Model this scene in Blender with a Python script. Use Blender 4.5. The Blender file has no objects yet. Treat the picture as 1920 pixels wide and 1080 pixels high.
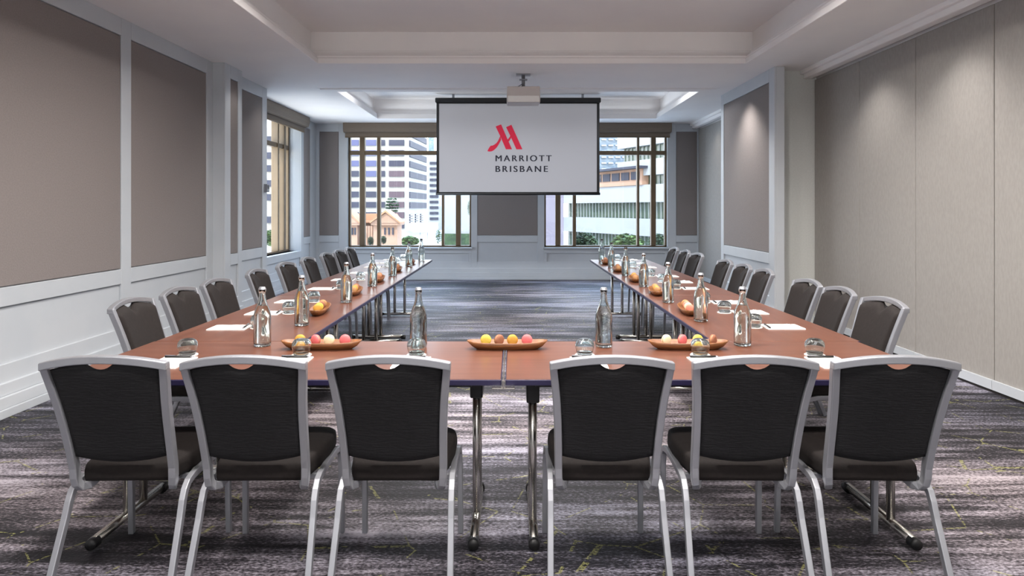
import bpy, bmesh, math, random
from mathutils import Vector, Matrix
random.seed(7)
SC = bpy.context.scene
COL = SC.collection
PI = math.pi

# ------------------------------------------------------------------ camera, world, sun, exposure
EYE = 1.406
cd = bpy.data.cameras.new('camera'); cam = bpy.data.objects.new('camera', cd); COL.objects.link(cam)
cam.location = (0, 0, EYE); cam.rotation_euler = (PI/2, 0, 0)
cd.sensor_width = 36; cd.lens = 1245/1920*36
cd.shift_x = -2/1920; cd.shift_y = -149/1920
cd.clip_start = 0.05; cd.clip_end = 2000
SC.camera = cam
SC.view_settings.view_transform = 'Standard'; SC.view_settings.look = 'None'
SC.view_settings.gamma = 1; SC.view_settings.use_curve_mapping = False
SC.view_settings.exposure = 0.2

W = bpy.data.worlds.new('sky'); SC.world = W; W.use_nodes = True
wn, wl = W.node_tree.nodes, W.node_tree.links
wn.clear()
wo = wn.new('ShaderNodeOutputWorld'); wb = wn.new('ShaderNodeBackground')
tc = wn.new('ShaderNodeTexCoord'); sx = wn.new('ShaderNodeSeparateXYZ'); cr = wn.new('ShaderNodeValToRGB')
wl.new(tc.outputs['Generated'], sx.inputs[0]); wl.new(sx.outputs['Z'], cr.inputs[0])
cr.color_ramp.elements[0].position = 0.0; cr.color_ramp.elements[0].color = (0.95, 0.97, 1.0, 1)
cr.color_ramp.elements[1].position = 0.6; cr.color_ramp.elements[1].color = (0.45, 0.66, 1.0, 1)
wl.new(cr.outputs[0], wb.inputs[0]); wb.inputs[1].default_value = 8.0
wl.new(wb.outputs[0], wo.inputs[0])

def light(name, kind, loc, rot, energy, color=(1, 1, 1), **kw):
    d = bpy.data.lights.new(name, kind); d.energy = energy; d.color = color
    for k, v in kw.items(): setattr(d, k, v)
    o = bpy.data.objects.new(name, d); COL.objects.link(o); o.location = loc; o.rotation_euler = rot
    return o
light('sun', 'SUN', (0, -5, 40), (math.radians(42), 0, math.radians(-22)), 4.2, (1, .96, .9), angle=math.radians(1))
WARM = (1.0, .94, .89)
FILL_DOWN = [(x, y, 3.46) for x in (-1.15, .2, 1.55) for y in (0.8, 3.1, 5.3)]+[(x, 10.1, 3.44) for x in (-1.8, .07, 1.94)]  # unseen ceiling lamps, added to brighten the room
for x, y, z in FILL_DOWN:
    light('fill_downlight_lamp', 'AREA', (x, y, z-.03), (0, 0, 0), 54 if y < 9 else 24, WARM if y < 9 else (.93, .96, 1), shape='DISK', size=.3, spread=math.radians(155))
FILL_PEND = [(x, -1.6, 2.45) for x in (-2.2, .2, 2.6)]  # unseen pendants added as fill from behind the camera
for x, y, z in FILL_PEND:
    light('fill_globe_lamp', 'POINT', (x, y, z), (0, 0, 0), 60, (1, .965, .93), shadow_soft_size=.17)
# unseen fill strips added on the far coffer's ledge, shining up
def fill_cove(x0, x1, y0, y1, z, watt_per_m, color):
    for cx, cy, L, rz in (((x0+x1)/2, y0+.06, x1-x0-.3, 0), ((x0+x1)/2, y1-.06, x1-x0-.3, 0), (x0+.06, (y0+y1)/2, y1-y0-.3, PI/2), (x1-.06, (y0+y1)/2, y1-y0-.3, PI/2)):
        light('fill_strip_lamp', 'AREA', (cx, cy, z), (PI, 0, rz), watt_per_m*L, color, shape='RECTANGLE', size=L, size_y=.04)
fill_cove(-2.60, 2.74, 9.38, 12.39, 3.086+.17, .2, (.90, .95, 1.0))
# wall washers along the folding partition and beside the left pier
for x, y, e in ((3.2, 1.4, 26), (3.2, 2.75, 26), (3.2, 4.05, 26), (3.2, 5.36, 62), (3.2, 6.62, 56), (2.74, 8.7, 110), (3.35, 11.9, 14),
                (-3.02, 7.87, 12), (-3.16, 9.05, 8)):
    light('wall_washer_lamp', 'SPOT', (x, y, 3.07), (0, 0, 0), e, WARM, spot_size=math.radians(105), spot_blend=.9, shadow_soft_size=.04)
# portals: daylight through the three windows
for loc, rot, sx_, sy_ in (((-2.05, 13.38, 1.8), (-PI/2, 0, 0), 2.4, 2.3), ((1.84, 13.38, 1.8), (-PI/2, 0, 0), 2.4, 2.3),
                           ((-4.2, 10.99, 1.8), (0, -PI/2, 0), 2.3, 2.4)):
    o = light('window_daylight', 'AREA', loc, rot, 1, shape='RECTANGLE', size=sx_, size_y=sy_)
    o.data.cycles.is_portal = True

# ------------------------------------------------------------------ materials
def lin(c):
    return tuple((v/255/12.92 if v/255 <= .04045 else ((v/255+.055)/1.055)**2.4) for v in c) + (1,)
def mat(name, rgb, rough=.5, metal=0, spec=.5, **kw):
    m = bpy.data.materials.new(name); m.use_nodes = True
    b = m.node_tree.nodes['Principled BSDF']
    b.inputs['Base Color'].default_value = lin(rgb); b.inputs['Roughness'].default_value = rough
    b.inputs['Metallic'].default_value = metal; b.inputs['Specular IOR Level'].default_value = spec
    for k, v in kw.items(): b.inputs[k].default_value = v
    m.diffuse_color = lin(rgb)
    return m
def nodes(m): return m.node_tree.nodes, m.node_tree.links, m.node_tree.nodes['Principled BSDF']
def texco(n, l, scale, kind='Object', rot=(0, 0, 0)):
    t = n.new('ShaderNodeTexCoord'); mp = n.new('ShaderNodeMapping')
    mp.inputs['Scale'].default_value = scale; mp.inputs['Rotation'].default_value = rot
    l.new(t.outputs[kind], mp.inputs[0]); return mp
def noise(n, l, mp, scale, detail=4, rough=.5):
    t = n.new('ShaderNodeTexNoise'); t.inputs['Scale'].default_value = scale
    t.inputs['Detail'].default_value = detail; t.inputs['Roughness'].default_value = rough
    l.new(mp.outputs[0], t.inputs['Vector']); return t
def ramp(n, l, src, stops):
    r = n.new('ShaderNodeValToRGB'); e = r.color_ramp.elements
    e[0].position, e[0].color = stops[0][0], lin(stops[0][1]); e[1].position, e[1].color = stops[-1][0], lin(stops[-1][1])
    for p, c in stops[1:-1]:
        k = e.new(p); k.color = lin(c)
    l.new(src, r.inputs[0]); return r
def bump(n, l, b, src, strength, dist=.01):
    k = n.new('ShaderNodeBump'); k.inputs['Strength'].default_value = strength; k.inputs['Distance'].default_value = dist
    l.new(src, k.inputs['Height']); l.new(k.outputs[0], b.inputs['Normal'])
def noisy(name, c1, c2, scale=(1, 1, 1), ns=30, rough=.6, bs=0, detail=4, **kw):
    m = mat(name, c1, rough, **kw); n, l, b = nodes(m)
    t = noise(n, l, texco(n, l, scale), ns, detail)
    r = ramp(n, l, t.outputs[0], [(.35, c1), (.65, c2)]); l.new(r.outputs[0], b.inputs['Base Color'])
    if bs: bump(n, l, b, t.outputs[0], bs)
    return m
M = {}
M['paint'] = noisy('painted_joinery', (184, 190, 196), (189, 194, 199), ns=3, rough=.42)
M['ceil'] = noisy('ceiling_plaster', (238, 236, 236), (241, 239, 238), ns=2, rough=.8)
M['cfab'] = noisy('upholstered_wall_panel', (126, 119, 117), (132, 125, 123), (1, 1, 1), 90, .85, .15)
M['part'] = noisy('partition_fabric', (146, 143, 139), (153, 150, 146), (1, 1, .35), 60, .85, .15)
M['pierend'] = noisy('pier_end_fabric', (196, 198, 194), (202, 204, 200), ns=60, rough=.85)
M['alu'] = mat('brushed_aluminium', (150, 152, 158), .38, .6)
M['chrome'] = mat('polished_chrome', (205, 202, 196), .24, 1)
M['black'] = mat('black_plastic', (22, 22, 24), .45)
M['gasket'] = mat('dark_track', (30, 27, 26), .7)
M['navy'] = mat('navy_table_edge', (36, 32, 62), .35)
M['white'] = mat('white_paper', (238, 238, 236), .6)
M['proj'] = noisy('projector_casing', (196, 190, 188), (200, 194, 191), ns=5, rough=.45)
M['bronze'] = noisy('bronze_window_frame', (96, 79, 56), (102, 84, 60), ns=4, rough=.45)
M['blind'] = noisy('taupe_blind', (112, 100, 88), (118, 106, 94), (1, 1, 8), 20, .7)
# chair cloths
def weave(name, c1, c2, sc, rough, st):
    m = mat(name, c1, rough, spec=.25); n, l, b = nodes(m)
    mp = texco(n, l, sc); t = noise(n, l, mp, 1, 3, .6)
    r = ramp(n, l, t.outputs[0], [(.3, c1), (.7, c2)]); l.new(r.outputs[0], b.inputs['Base Color'])
    bump(n, l, b, t.outputs[0], st, .004); return m
M['backcloth'] = weave('woven_charcoal_cloth', (19, 19, 21), (29, 29, 31), (25, 25, 190), .75, .6)
M['seatcloth'] = weave('dark_brown_upholstery', (25, 21, 20), (32, 27, 26), (60, 60, 60), .8, .2)
# table laminate: grain along local X
m = M['wood'] = mat('cherry_laminate', (176, 112, 88), .28); n, l, b = nodes(m)
mp = texco(n, l, (1.2, 14, 14)); t = noise(n, l, mp, 1.6, 6, .6)
r = ramp(n, l, t.outputs[0], [(.25, (84, 52, 40)), (.5, (97, 61, 47)), (.8, (108, 71, 56))]); l.new(r.outputs[0], b.inputs['Base Color'])
m = M['tray'] = mat('carved_wood', (150, 92, 48), .45); n, l, b = nodes(m)
mp = texco(n, l, (6, 60, 60)); t = noise(n, l, mp, 1.5, 5)
r = ramp(n, l, t.outputs[0], [(.3, (92, 54, 26)), (.7, (132, 84, 44))]); l.new(r.outputs[0], b.inputs['Base Color'])
# carpet
m = M['carpet'] = mat('streaked_carpet', (70, 68, 72), .6, spec=.3); n, l, b = nodes(m)
def mth(op, a, b_=None, v=None):
    k = n.new('ShaderNodeMath'); k.operation = op
    l.new(a, k.inputs[0])
    if b_ is not None: l.new(b_, k.inputs[1])
    if v is not None: k.inputs[1].default_value = v
    return k.outputs[0]
mpA = texco(n, l, (1.0, 11, 1)); nA = noise(n, l, mpA, 1.0, 8, .68)
mpB = texco(n, l, (.45, 1.6, 1)); nB = noise(n, l, mpB, 1.0, 3, .5)
mpC = texco(n, l, (55, 110, 1)); nC = noise(n, l, mpC, 1.0, 2, .6)
s1 = mth('ADD', mth('MULTIPLY', nA.outputs[0], v=.62), mth('MULTIPLY', nB.outputs[0], v=.38))
s2 = mth('ADD', s1, mth('MULTIPLY', mth('SUBTRACT', nC.outputs[0], v=.5), v=.40))
rA = ramp(n, l, s2, [(.41, (22, 21, 25)), (.475, (54, 52, 56)), (.535, (112, 108, 113)), (.62, (172, 170, 176))])
mpH = texco(n, l, (.35, .5, 1)); nH = noise(n, l, mpH, 1.0, 2, .5)
hue = ramp(n, l, nH.outputs[0], [(.38, (250, 240, 238)), (.6, (236, 240, 255))])
mx = n.new('ShaderNodeMix'); mx.data_type = 'RGBA'; mx.blend_type = 'MULTIPLY'; mx.inputs['Factor'].default_value = 1
l.new(rA.outputs[0], mx.inputs[6]); l.new(hue.outputs[0], mx.inputs[7])
vo = n.new('ShaderNodeTexVoronoi'); vo.feature = 'DISTANCE_TO_EDGE'; vo.inputs['Scale'].default_value = 1
vo.inputs['Randomness'].default_value = .85
mpV = texco(n, l, (2.7, 2.7, 1), rot=(0, 0, .6)); l.new(mpV.outputs[0], vo.inputs['Vector'])
line = mth('LESS_THAN', vo.outputs['Distance'], v=.010)
mpD = texco(n, l, (4, 7, 1)); nD = noise(n, l, mpD, 1, 3, .7)
brk = mth('GREATER_THAN', nD.outputs[0], v=.5)
brk2 = mth('GREATER_THAN', nC.outputs[0], v=.47)
lm = mth('MULTIPLY', mth('MULTIPLY', mth('MULTIPLY', line, brk), brk2), v=.62)
mx2 = n.new('ShaderNodeMix'); mx2.data_type = 'RGBA'
l.new(lm, mx2.inputs['Factor']); l.new(mx.outputs[2], mx2.inputs[6]); mx2.inputs[7].default_value = lin((150, 150, 88))
l.new(mx2.outputs[2], b.inputs['Base Color']); bump(n, l, b, nC.outputs[0], .5, .006)
# glass, water, panes
def glassm(name, rgb, ior, rough=0.0):
    m = bpy.data.materials.new(name); m.use_nodes = True; n, l = m.node_tree.nodes, m.node_tree.links
    n.clear(); o = n.new('ShaderNodeOutputMaterial'); g = n.new('ShaderNodeBsdfGlass')
    g.inputs['Color'].default_value = lin(rgb); g.inputs['IOR'].default_value = ior; g.inputs['Roughness'].default_value = rough
    l.new(g.outputs[0], o.inputs[0]); return m
M['glass'] = glassm('clear_glass', (250, 252, 251), 1.45)
M['water'] = glassm('water', (250, 252, 252), 1.33)
m = M['pane'] = bpy.data.materials.new('window_glass'); m.use_nodes = True; n, l = m.node_tree.nodes, m.node_tree.links
n.clear(); o = n.new('ShaderNodeOutputMaterial'); g = n.new('ShaderNodeBsdfGlossy'); tr = n.new('ShaderNodeBsdfTransparent'); mi = n.new('ShaderNodeMixShader')
g.inputs['Roughness'].default_value = .02; mi.inputs[0].default_value = .05; tr.inputs['Color'].default_value = (.97, .98, .97, 1)
l.new(tr.outputs[0], mi.inputs[1]); l.new(g.outputs[0], mi.inputs[2]); l.new(mi.outputs[0], o.inputs[0])
# projected picture on the screen gives off a little light
def lit(name, rgb, e):
    m = mat(name, rgb, .8, spec=.1); n, l, b = nodes(m)
    b.inputs['Emission Color'].default_value = lin(rgb); b.inputs['Emission Strength'].default_value = e; return m
M['screen'] = lit('projected_grey', (158, 158, 163), .36)
M['logo'] = lit('projected_red', (186, 44, 66), .32)
M['type'] = lit('projected_charcoal', (48, 48, 56), .25)
M['lamp'] = lit('fill_lamp_diffuser', (255, 244, 230), 6)  # glowing discs of the added coffer lights

# ------------------------------------------------------------------ mesh helpers
class MB:
    def __init__(self): self.bm = bmesh.new()
    def box(self, x0, x1, y0, y1, z0, z1, mtx=None):
        vs = [self.bm.verts.new((x, y, z)) for x in (x0, x1) for y in (y0, y1) for z in (z0, z1)]
        for f in ((0, 1, 3, 2), (4, 6, 7, 5), (0, 4, 5, 1), (2, 3, 7, 6), (0, 2, 6, 4), (1, 5, 7, 3)):
            self.bm.faces.new([vs[i] for i in f])
        if mtx is not None:
            for v in vs: v.co = mtx @ v.co
        return self
    def prism(self, pts, z0, z1, mtx=None):
        """pts in the XY plane, extruded along Z, then transformed"""
        a = [self.bm.verts.new((p[0], p[1], z0)) for p in pts]; b = [self.bm.verts.new((p[0], p[1], z1)) for p in pts]
        self.bm.faces.new(list(reversed(a))); self.bm.faces.new(b)
        k = len(pts)
        for i in range(k): self.bm.faces.new((a[i], a[(i+1) % k], b[(i+1) % k], b[i]))
        if mtx is not None:
            for v in a+b: v.co = mtx @ v.co
        return self
    def loft(self, rings, cap=True, closed=True):
        R = [[self.bm.verts.new(p) for p in r] for r in rings]
        k = len(R[0])
        for a, b in zip(R, R[1:]):
            for i in range(k if closed else k-1):
                self.bm.faces.new((a[i], a[(i+1) % k], b[(i+1) % k], b[i]))
        if cap:
            self.bm.faces.new(list(reversed(R[0]))); self.bm.faces.new(R[-1])
        return self
    def tube(self, path, r, n=10, rect=None, up=None):
        """round or rectangular tube; rect=(half width, half depth); up = reference direction of the width axis"""
        path = [Vector(p) for p in path]; rings = []
        ref = Vector(up) if up else None
        for i, p in enumerate(path):
            d = (path[min(i+1, len(path)-1)]-path[max(i-1, 0)]).normalized()
            u0 = ref if ref else (Vector((0, 0, 1)) if abs(d.z) < .9 else Vector((1, 0, 0)))
            a = (u0-d*u0.dot(d)).normalized(); b = d.cross(a)
            if rect: rings.append([p+a*rect[0]*s+b*rect[1]*t for s, t in ((1, 1), (-1, 1), (-1, -1), (1, -1))])
            else:
                rr = r[i] if isinstance(r, (list, tuple)) else r
                rings.append([p+a*rr*math.cos(2*PI*k/n)+b*rr*math.sin(2*PI*k/n) for k in range(n)])
        return self.loft(rings)
    def lathe(self, prof, n=24, mtx=None, closed=False):
        """prof: (radius, z) pairs; closed joins the last to the first"""
        rings = []
        for r, z in prof:
            if r < 1e-6: rings.append([self.bm.verts.new((0, 0, z))])
            else: rings.append([self.bm.verts.new((r*math.cos(2*PI*k/n), r*math.sin(2*PI*k/n), z)) for k in range(n)])
        vs = [v for r in rings for v in r]
        pairs = list(zip(rings, rings[1:])) + ([(rings[-1], rings[0])] if closed else [])
        for a, b in pairs:
            for i in range(n):
                j = (i+1) % n
                if len(a) == 1 and len(b) == 1: continue
                if len(a) == 1: self.bm.faces.new((a[0], b[j], b[i]))
                elif len(b) == 1: self.bm.faces.new((a[i], a[j], b[0]))
                else: self.bm.faces.new((a[i], a[j], b[j], b[i]))
        if mtx is not None:
            for v in vs: v.co = mtx @ v.co
        return self
    def build(self, name, material, parent=None, smooth=False, bevel=0, seg=1, subd=0):
        bmesh.ops.recalc_face_normals(self.bm, faces=self.bm.faces[:])
        me = bpy.data.meshes.new(name); self.bm.to_mesh(me); self.bm.free()
        me.materials.append(material)
        o = bpy.data.objects.new(name, me); COL.objects.link(o)
        if parent: o.parent = parent
        if smooth:
            for p in me.polygons: p.use_smooth = True
        if bevel:
            b = o.modifiers.new('bevel', 'BEVEL'); b.width = bevel; b.segments = seg; b.limit_method = 'ANGLE'; b.angle_limit = math.radians(35)
        if subd:
            s = o.modifiers.new('sub', 'SUBSURF'); s.levels = subd; s.render_levels = subd
        if smooth == 'auto':
            me.set_sharp_from_angle(angle=math.radians(35))
        return o
def empty(name, loc=(0, 0, 0), rz=0):
    o = bpy.data.objects.new(name, None); COL.objects.link(o); o.location = loc; o.rotation_euler = (0, 0, rz); o.empty_display_size = .1
    return o
def tag(o, label=None, cat=None, group=None, kind=None):
    if label: o['label'] = label
    if cat: o['category'] = cat
    if group: o['group'] = group
    if kind: o['kind'] = kind
    return o
KIDS = {}
def copy_tree(o, parent=None):
    c = o.copy(); COL.objects.link(c)
    if parent: c.parent = parent
    for ch in [k for k in o.children]: copy_tree(ch, c)
    return c
def struct(o): o['kind'] = 'structure'; return o
def Rz(a): return Matrix.Rotation(a, 4, 'Z')
def T(x, y, z): return Matrix.Translation((x, y, z))

CEIL = EYE+1.68
# ------------------------------------------------------------------ floor and ceiling
struct(MB().box(-4.4, 4.4, -3, 13.4, -.1, 0).build('floor', M['carpet']))

def ring_boxes(mb, x0, x1, y0, y1, holes, z0, z1):
    """slab with rectangular holes stacked along Y"""
    ys = y0
    for hx0, hx1, hy0, hy1 in holes:
        mb.box(x0, x1, ys, hy0, z0, z1); mb.box(x0, hx0, hy0, hy1, z0, z1); mb.box(hx1, x1, hy0, hy1, z0, z1); ys = hy1
    mb.box(x0, x1, ys, y1, z0, z1)
H1 = (-2.36, 2.79, -1.5, 7.75); H2 = (-2.60, 2.74, 9.38, 12.39)
D1, D2 = .38, .36
mb = MB(); ring_boxes(mb, -4.4, 4.4, -3, 13.4, [H1, H2], CEIL, CEIL+.45)
for h, d in ((H1, D1), (H2, D2)): mb.box(h[0]-.02, h[1]+.02, h[2]-.02, h[3]+.02, CEIL+d, CEIL+.5)
ceiling = struct(mb.build('ceiling', M['ceil']))
def moulding(h, prof, name):
    """profile (offset into the opening, z) swept round the four sides with mitres"""
    mb = MB(); rings = []
    for cx, cy, sx_, sy_ in ((h[0], h[2], 1, 1), (h[1], h[2], -1, 1), (h[1], h[3], -1, -1), (h[0], h[3], 1, -1)):
        rings.append([(cx+sx_*o, cy+sy_*o, z) for o, z in prof])
    R = [[mb.bm.verts.new(p) for p in r] for r in rings]; k = len(prof)
    for a in range(4):
        A, B = R[a], R[(a+1) % 4]
        for i in range(k): mb.bm.faces.new((A[i], A[(i+1) % k], B[(i+1) % k], B[i]))
    return struct(mb.build(name, M['ceil'], bevel=.004))
c = CEIL
moulding(H1, [(-.01, c+.155), (.025, c+.155), (.03, c+.135), (.06, c+.10), (.10, c+.085), (.10, c+.06), (.115, c+.05), (.115, c-.012), (-.05, c-.012), (-.05, c+.002), (-.01, c+.002)], 'trim_1')
moulding(H2, [(-.01, c+.14), (.025, c+.14), (.03, c+.12), (.06, c+.09), (.09, c+.075), (.09, c-.014), (-.10, c-.014), (-.10, c-.004), (-.14, c-.004), (-.14, c+.002), (-.01, c+.002)], 'trim_2')
# bulkhead moulding and dark track over the partition
for k, (ya, yb) in enumerate(((-3, 8.1), (9.7, 13.15))):
    mb = MB().box(3.50, 3.64, ya, yb, CEIL-.045, CEIL+.01).box(3.54, 3.64, ya, yb, CEIL-.10, CEIL-.04).box(3.70, 3.95, ya, yb, CEIL-.11, CEIL+.01)
    struct(mb.build('trim_%d' % (3+k), M['ceil'], bevel=.006))
    t = MB().box(3.64, 3.70, ya, yb, CEIL-.06, CEIL+.005).build('track', M['gasket']); t.parent = bpy.data.objects['trim_%d' % (3+k)]
# unseen fill lights added up in the coffers, each over its own lamp
proto = None
for i, (x, y, z) in enumerate(FILL_DOWN):
    zc = CEIL+(D1 if y < 9 else D2)
    if proto is None:
        r = empty('fill_downlight', (x, y, zc)); proto = r
        MB().lathe([(.19, 0), (.19, -.012), (.155, -.016), (.155, 0)], closed=True).build('trim_ring', M['alu'], r, True)
        MB().lathe([(0, .0), (.15, 0), (.15, -.004), (0, -.004)]).build('diffuser', M['lamp'], r)
    else: r = copy_tree(proto); r.location = (x, y, zc)
    tag(r, 'added round fill light in the front coffer, %s row, %s' % (('left', 'middle', 'right')[i//3], ('nearest the pendants', 'middle one', 'nearest the windows')[i % 3]) if i < 9 else 'added round fill light up in the far coffer, %s of three' % ('left one', 'middle one', 'right one')[i-9], 'ceiling light', 'added fill lights in the coffers')

proto = None
for i, (x, y, z) in enumerate(FILL_PEND):
    if proto is None:
        r = empty('fill_globe_pendant', (x, y, z)); proto = r  # body of the added fill pendants, out of view
        MB().tube([(0, 0, .22), (0, 0, CEIL+D1-z)], .006, 8).build('cord', M['black'], r)
        MB().lathe([(.06, .17), (.075, .19), (.02, .23), (0, .23), (0, .17)]).build('lamp_holder', M['alu'], r, True)
    else: r = copy_tree(proto); r.location = (x, y, z)
    tag(r, 'added unseen fill pendant behind the camera, %s of three' % ('left one', 'middle one', 'right one')[i], 'pendant lamp', 'added fill pendants behind the camera')

# ------------------------------------------------------------------ panelled walls
ZT, ZP, ZL, ZQ, ZB = EYE+1.525, .87, .74, .35, .226
def panelling(name, org, ang, length, panels, thick=.2, z1=CEIL, openings=(), base=True, lower=None, pmat='cfab', parent=None):
    """wall in its own frame: s runs along local X, the room is on local -Y; trim face at y = 0.
       panels: (s0, s1) upper fabric fields; openings: (s0, s1, z0, z1)"""
    mtx = T(*org) @ Rz(ang)
    mb = MB(); d = .022
    sp = sorted(list(openings))
    s = 0
    for (a, b, z0, zt) in sp:
        mb.box(s, a, d, thick, 0, z1, mtx); mb.box(a, b, d, thick, 0, z0, mtx); mb.box(a, b, d, thick, zt, z1, mtx); s = b
    mb.box(s, length, d, thick, 0, z1, mtx)
    # trim grid
    low = lower if lower is not None else panels
    cuts = sorted([(a, b, 'p') for a, b in panels]+[(a, b, 'o') for a, b, _, _ in sp])
    s = 0
    for a, b, k in cuts:
        if a > s: mb.box(s, a, 0, d, .20, z1, mtx)
        if k == 'p':
            mb.box(a, b, 0, d, ZT, z1, mtx); mb.box(a, b, 0, d, ZL, ZP, mtx); mb.box(a, b, 0, d, .20, ZQ, mtx)
        else:
            z0 = [o for o in sp if o[0] == a][0][2]
            mb.box(a, b, 0, d, z0-.12, z0, mtx); mb.box(a, b, 0, d, .20, ZQ, mtx)
            zt = [o for o in sp if o[0] == a][0][3]
            if zt < z1: mb.box(a, b, 0, d, zt, z1, mtx)
            mb.box(a, a+.05, 0, d, ZQ, z0-.12, mtx); mb.box(b-.05, b, 0, d, ZQ, z0-.12, mtx)
        s = b
    if length > s: mb.box(s, length, 0, d, .20, z1, mtx)
    w = mb.build(name, M['paint'], parent, bevel=.003)
    if not parent: struct(w)
    for a, b in panels:
        MB().box(a+.006, b-.006, .006, d+.01, ZP+.006, ZT-.006, mtx).build('wall_panel', M[pmat], w, bevel=.004)
    if base:
        bb = MB().box(0, length, -.055, d, 0, .06, mtx).box(0, length, -.042, d, .06, .14, mtx).box(0, length, -.02, d, .14, ZB, mtx).build('baseboard_'+name.replace('wall_', ''), M['paint'], bevel=.005, seg=2)
        struct(bb)
    return w
# left wall: panelling's local X runs along -Y in the room (angle chosen so the room side is +X)
# local -Y -> world +X  => rotation +90deg: local X -> +Y, local Y -> -X
A = PI/2
pl = []
y = 7.48
edges = [(6.0, 7.48), (4.37, 5.85), (2.74, 4.22), (1.11, 2.59), (-.52, .96), (-2.15, -.67)]
panelling('wall_left', (-3.45, -3, 0), A, 10.63, [(a+3, b+3) for a, b in sorted(edges)])
panelling('wall_left_pier', (-3.31, 7.63, 0), A, .48, [(.15, .37)], thick=.4)
panelling('wall_left_return', (-3.45, 8.11, 0), A, 1.2, [(.16, 1.03)], thick=.62)
panelling('wall_left_window', (-3.90, 9.31, 0), A, 3.84, [(3.06, 3.46)], thick=.30, openings=[(.44, 2.92, .63, 2.98)])
# far wall: local X -> +X, room side -Y  => angle 0
panelling('wall_back', (-4.2, 13.15, 0), 0, 8.4, [(.36, .745), (3.49, 4.69), (7.43, 7.85)], thick=.30,
          openings=[(.92, 3.37, .64, 2.98), (4.82, 7.26, .64, 2.98)])
# right pier (room side is -X): rotation -90deg, local X -> -Y, local Y -> +X
B = -PI/2
panelling('wall_right_pier', (3.09, 9.87, 0), B, 2.02, [(.12, 1.85)], thick=.12)
struct(MB().box(3.20, 3.95, 8.10, 9.70, 0, CEIL).build('wall_right_core', M['pierend']))
# folding partition on the right: an outer wall with leaf panels hung in front
w = struct(MB().box(3.74, 3.95, -3, 13.4, 0, CEIL).build('wall_right', M['paint']))
seams = [8.09, 7.04, 6.06, 5.07, 4.08, 3.09, 2.10, 1.11, .12, -.87, -1.86, -2.85]
def leaf(y0, y1):
    p = MB().box(3.672, 3.735, y0+.004, y1-.004, .05, CEIL-.115).build('partition_leaf', M['part'], w, bevel=.004)
    MB().box(3.655, 3.70, y0+.002, y1-.002, .022, .095).build('bottom_rail', M['paint'], p)
for a, b in zip(seams, seams[1:]): leaf(b, a)
for a, b in ((9.72, 10.7), (10.7, 11.7), (11.7, 12.7), (12.7, 13.14)): leaf(a, b)
MB().box(3.664, 3.67, -3, 8.1, .0, .02).build('floor_seal', M['gasket'], w)
struct(MB().box(-4.4, 4.4, -3.2, -3, 0, CEIL+.5).build('wall_front', M['paint']))

# ------------------------------------------------------------------ windows
def window(name, org, ang, Wd, z0=.64, z1=2.98):
    mtx = T(*org) @ Rz(ang)
    mb = MB(); y0, y1 = .0, .10
    mb.box(0, .035, y0, y1, z0, z1, mtx).box(Wd-.035, Wd, y0, y1, z0, z1, mtx).box(0, Wd, y0, y1, z0, z0+.03, mtx).box(0, Wd, y0, y1, z1-.04, z1, mtx)
    tr = (2.475, 2.557)
    mull = [(.225, .325), (.57, .635), (Wd-.59, Wd-.545), (Wd-.31, Wd-.215)]
    mull = [(.225, .325), (.57, .63), (Wd-.635, Wd-.57), (Wd-.325, Wd-.225)] if Wd > 2.46 else mull
    mb.box(.035, Wd-.035, y0, y1, tr[0], tr[1], mtx)
    for a, b in mull: mb.box(a, b, y0-.02, y1, z0+.03, z1-.04, mtx)
    f = struct(mb.build(name, M['bronze'], bevel=.004))
    gl = [(.035, mull[0][0])]+[(mull[i][1], mull[i+1][0]) for i in range(3)]+[(mull[3][1], Wd-.035)]
    for a, b in gl:
        for za, zb in ((z0+.03, tr[0]), (tr[1], z1-.04)):
            MB().box(a, b, .055, .062, za, zb, mtx).build('pane', M['pane'], f)
    MB().box(-.03, Wd+.03, -.14, .0, z0-.035, z0, mtx).build('window_sill', M['paint'], f, bevel=.006)
    MB().box(-.02, 0, -.07, .1, z0, z1, mtx).box(Wd, Wd+.02, -.07, .1, z0, z1, mtx).build('reveal', M['paint'], f)
    return f
window('window_1', (-4.125, 9.75, 0), A, 2.48, z0=.63)
window('window_2', (-3.28, 13.24, 0), 0, 2.45)
window('window_3', (.62, 13.24, 0), 0, 2.44)
def blind(org, ang, Wd, label):
    mtx = T(*org) @ Rz(ang)
    r = empty('roller_blind', mtx @ Vector((Wd/2, 0, 0)))
    inv = T(*(-(mtx @ Vector((Wd/2, 0, 0)))))
    mm = inv @ mtx
    MB().prism([(-.02, 0), (-.02, -.16), (-.06, -.19), (-.12, -.17), (-.14, -.10), (-.14, 0)], 0, Wd, mm @ Matrix(((0, 0, 1, 0), (1, 0, 0, 0), (0, 1, 0, 0), (0, 0, 0, 1)))).build('cassette', M['blind'], r, bevel=.005)
    MB().box(.02, Wd-.02, -.05, -.03, -.26, -.12, mm).build('cloth', M['blind'], r)
    MB().box(.02, Wd-.02, -.055, -.025, -.28, -.255, mm).build('bottom_bar', M['bronze'], r, bevel=.004)
    tag(r, label, 'blind', 'roller blinds over the windows'); return r
blind((-3.33, 13.13, CEIL-.002), 0, 2.54, 'taupe roller blind rolled up over the far window left of the screen')
blind((.57, 13.13, CEIL-.002), 0, 2.54, 'taupe roller blind rolled up over the far window right of the screen')
blind((-3.89, 9.70, CEIL-.002), A, 2.56, 'taupe roller blind rolled up over the window in the left side wall')
# thermostat on the left return
r = empty('wall_control', (-3.44, 9.24, 1.69))
MB().box(-.02, .035, -.045, .045, -.055, .055).build('housing', M['alu'], r, bevel=.006)
MB().box(.035, .037, -.03, .03, -.01, .04).build('display', M['black'], r)
tag(r, 'small grey control box fixed to the wall edge beside the left side window', 'wall control')

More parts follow.
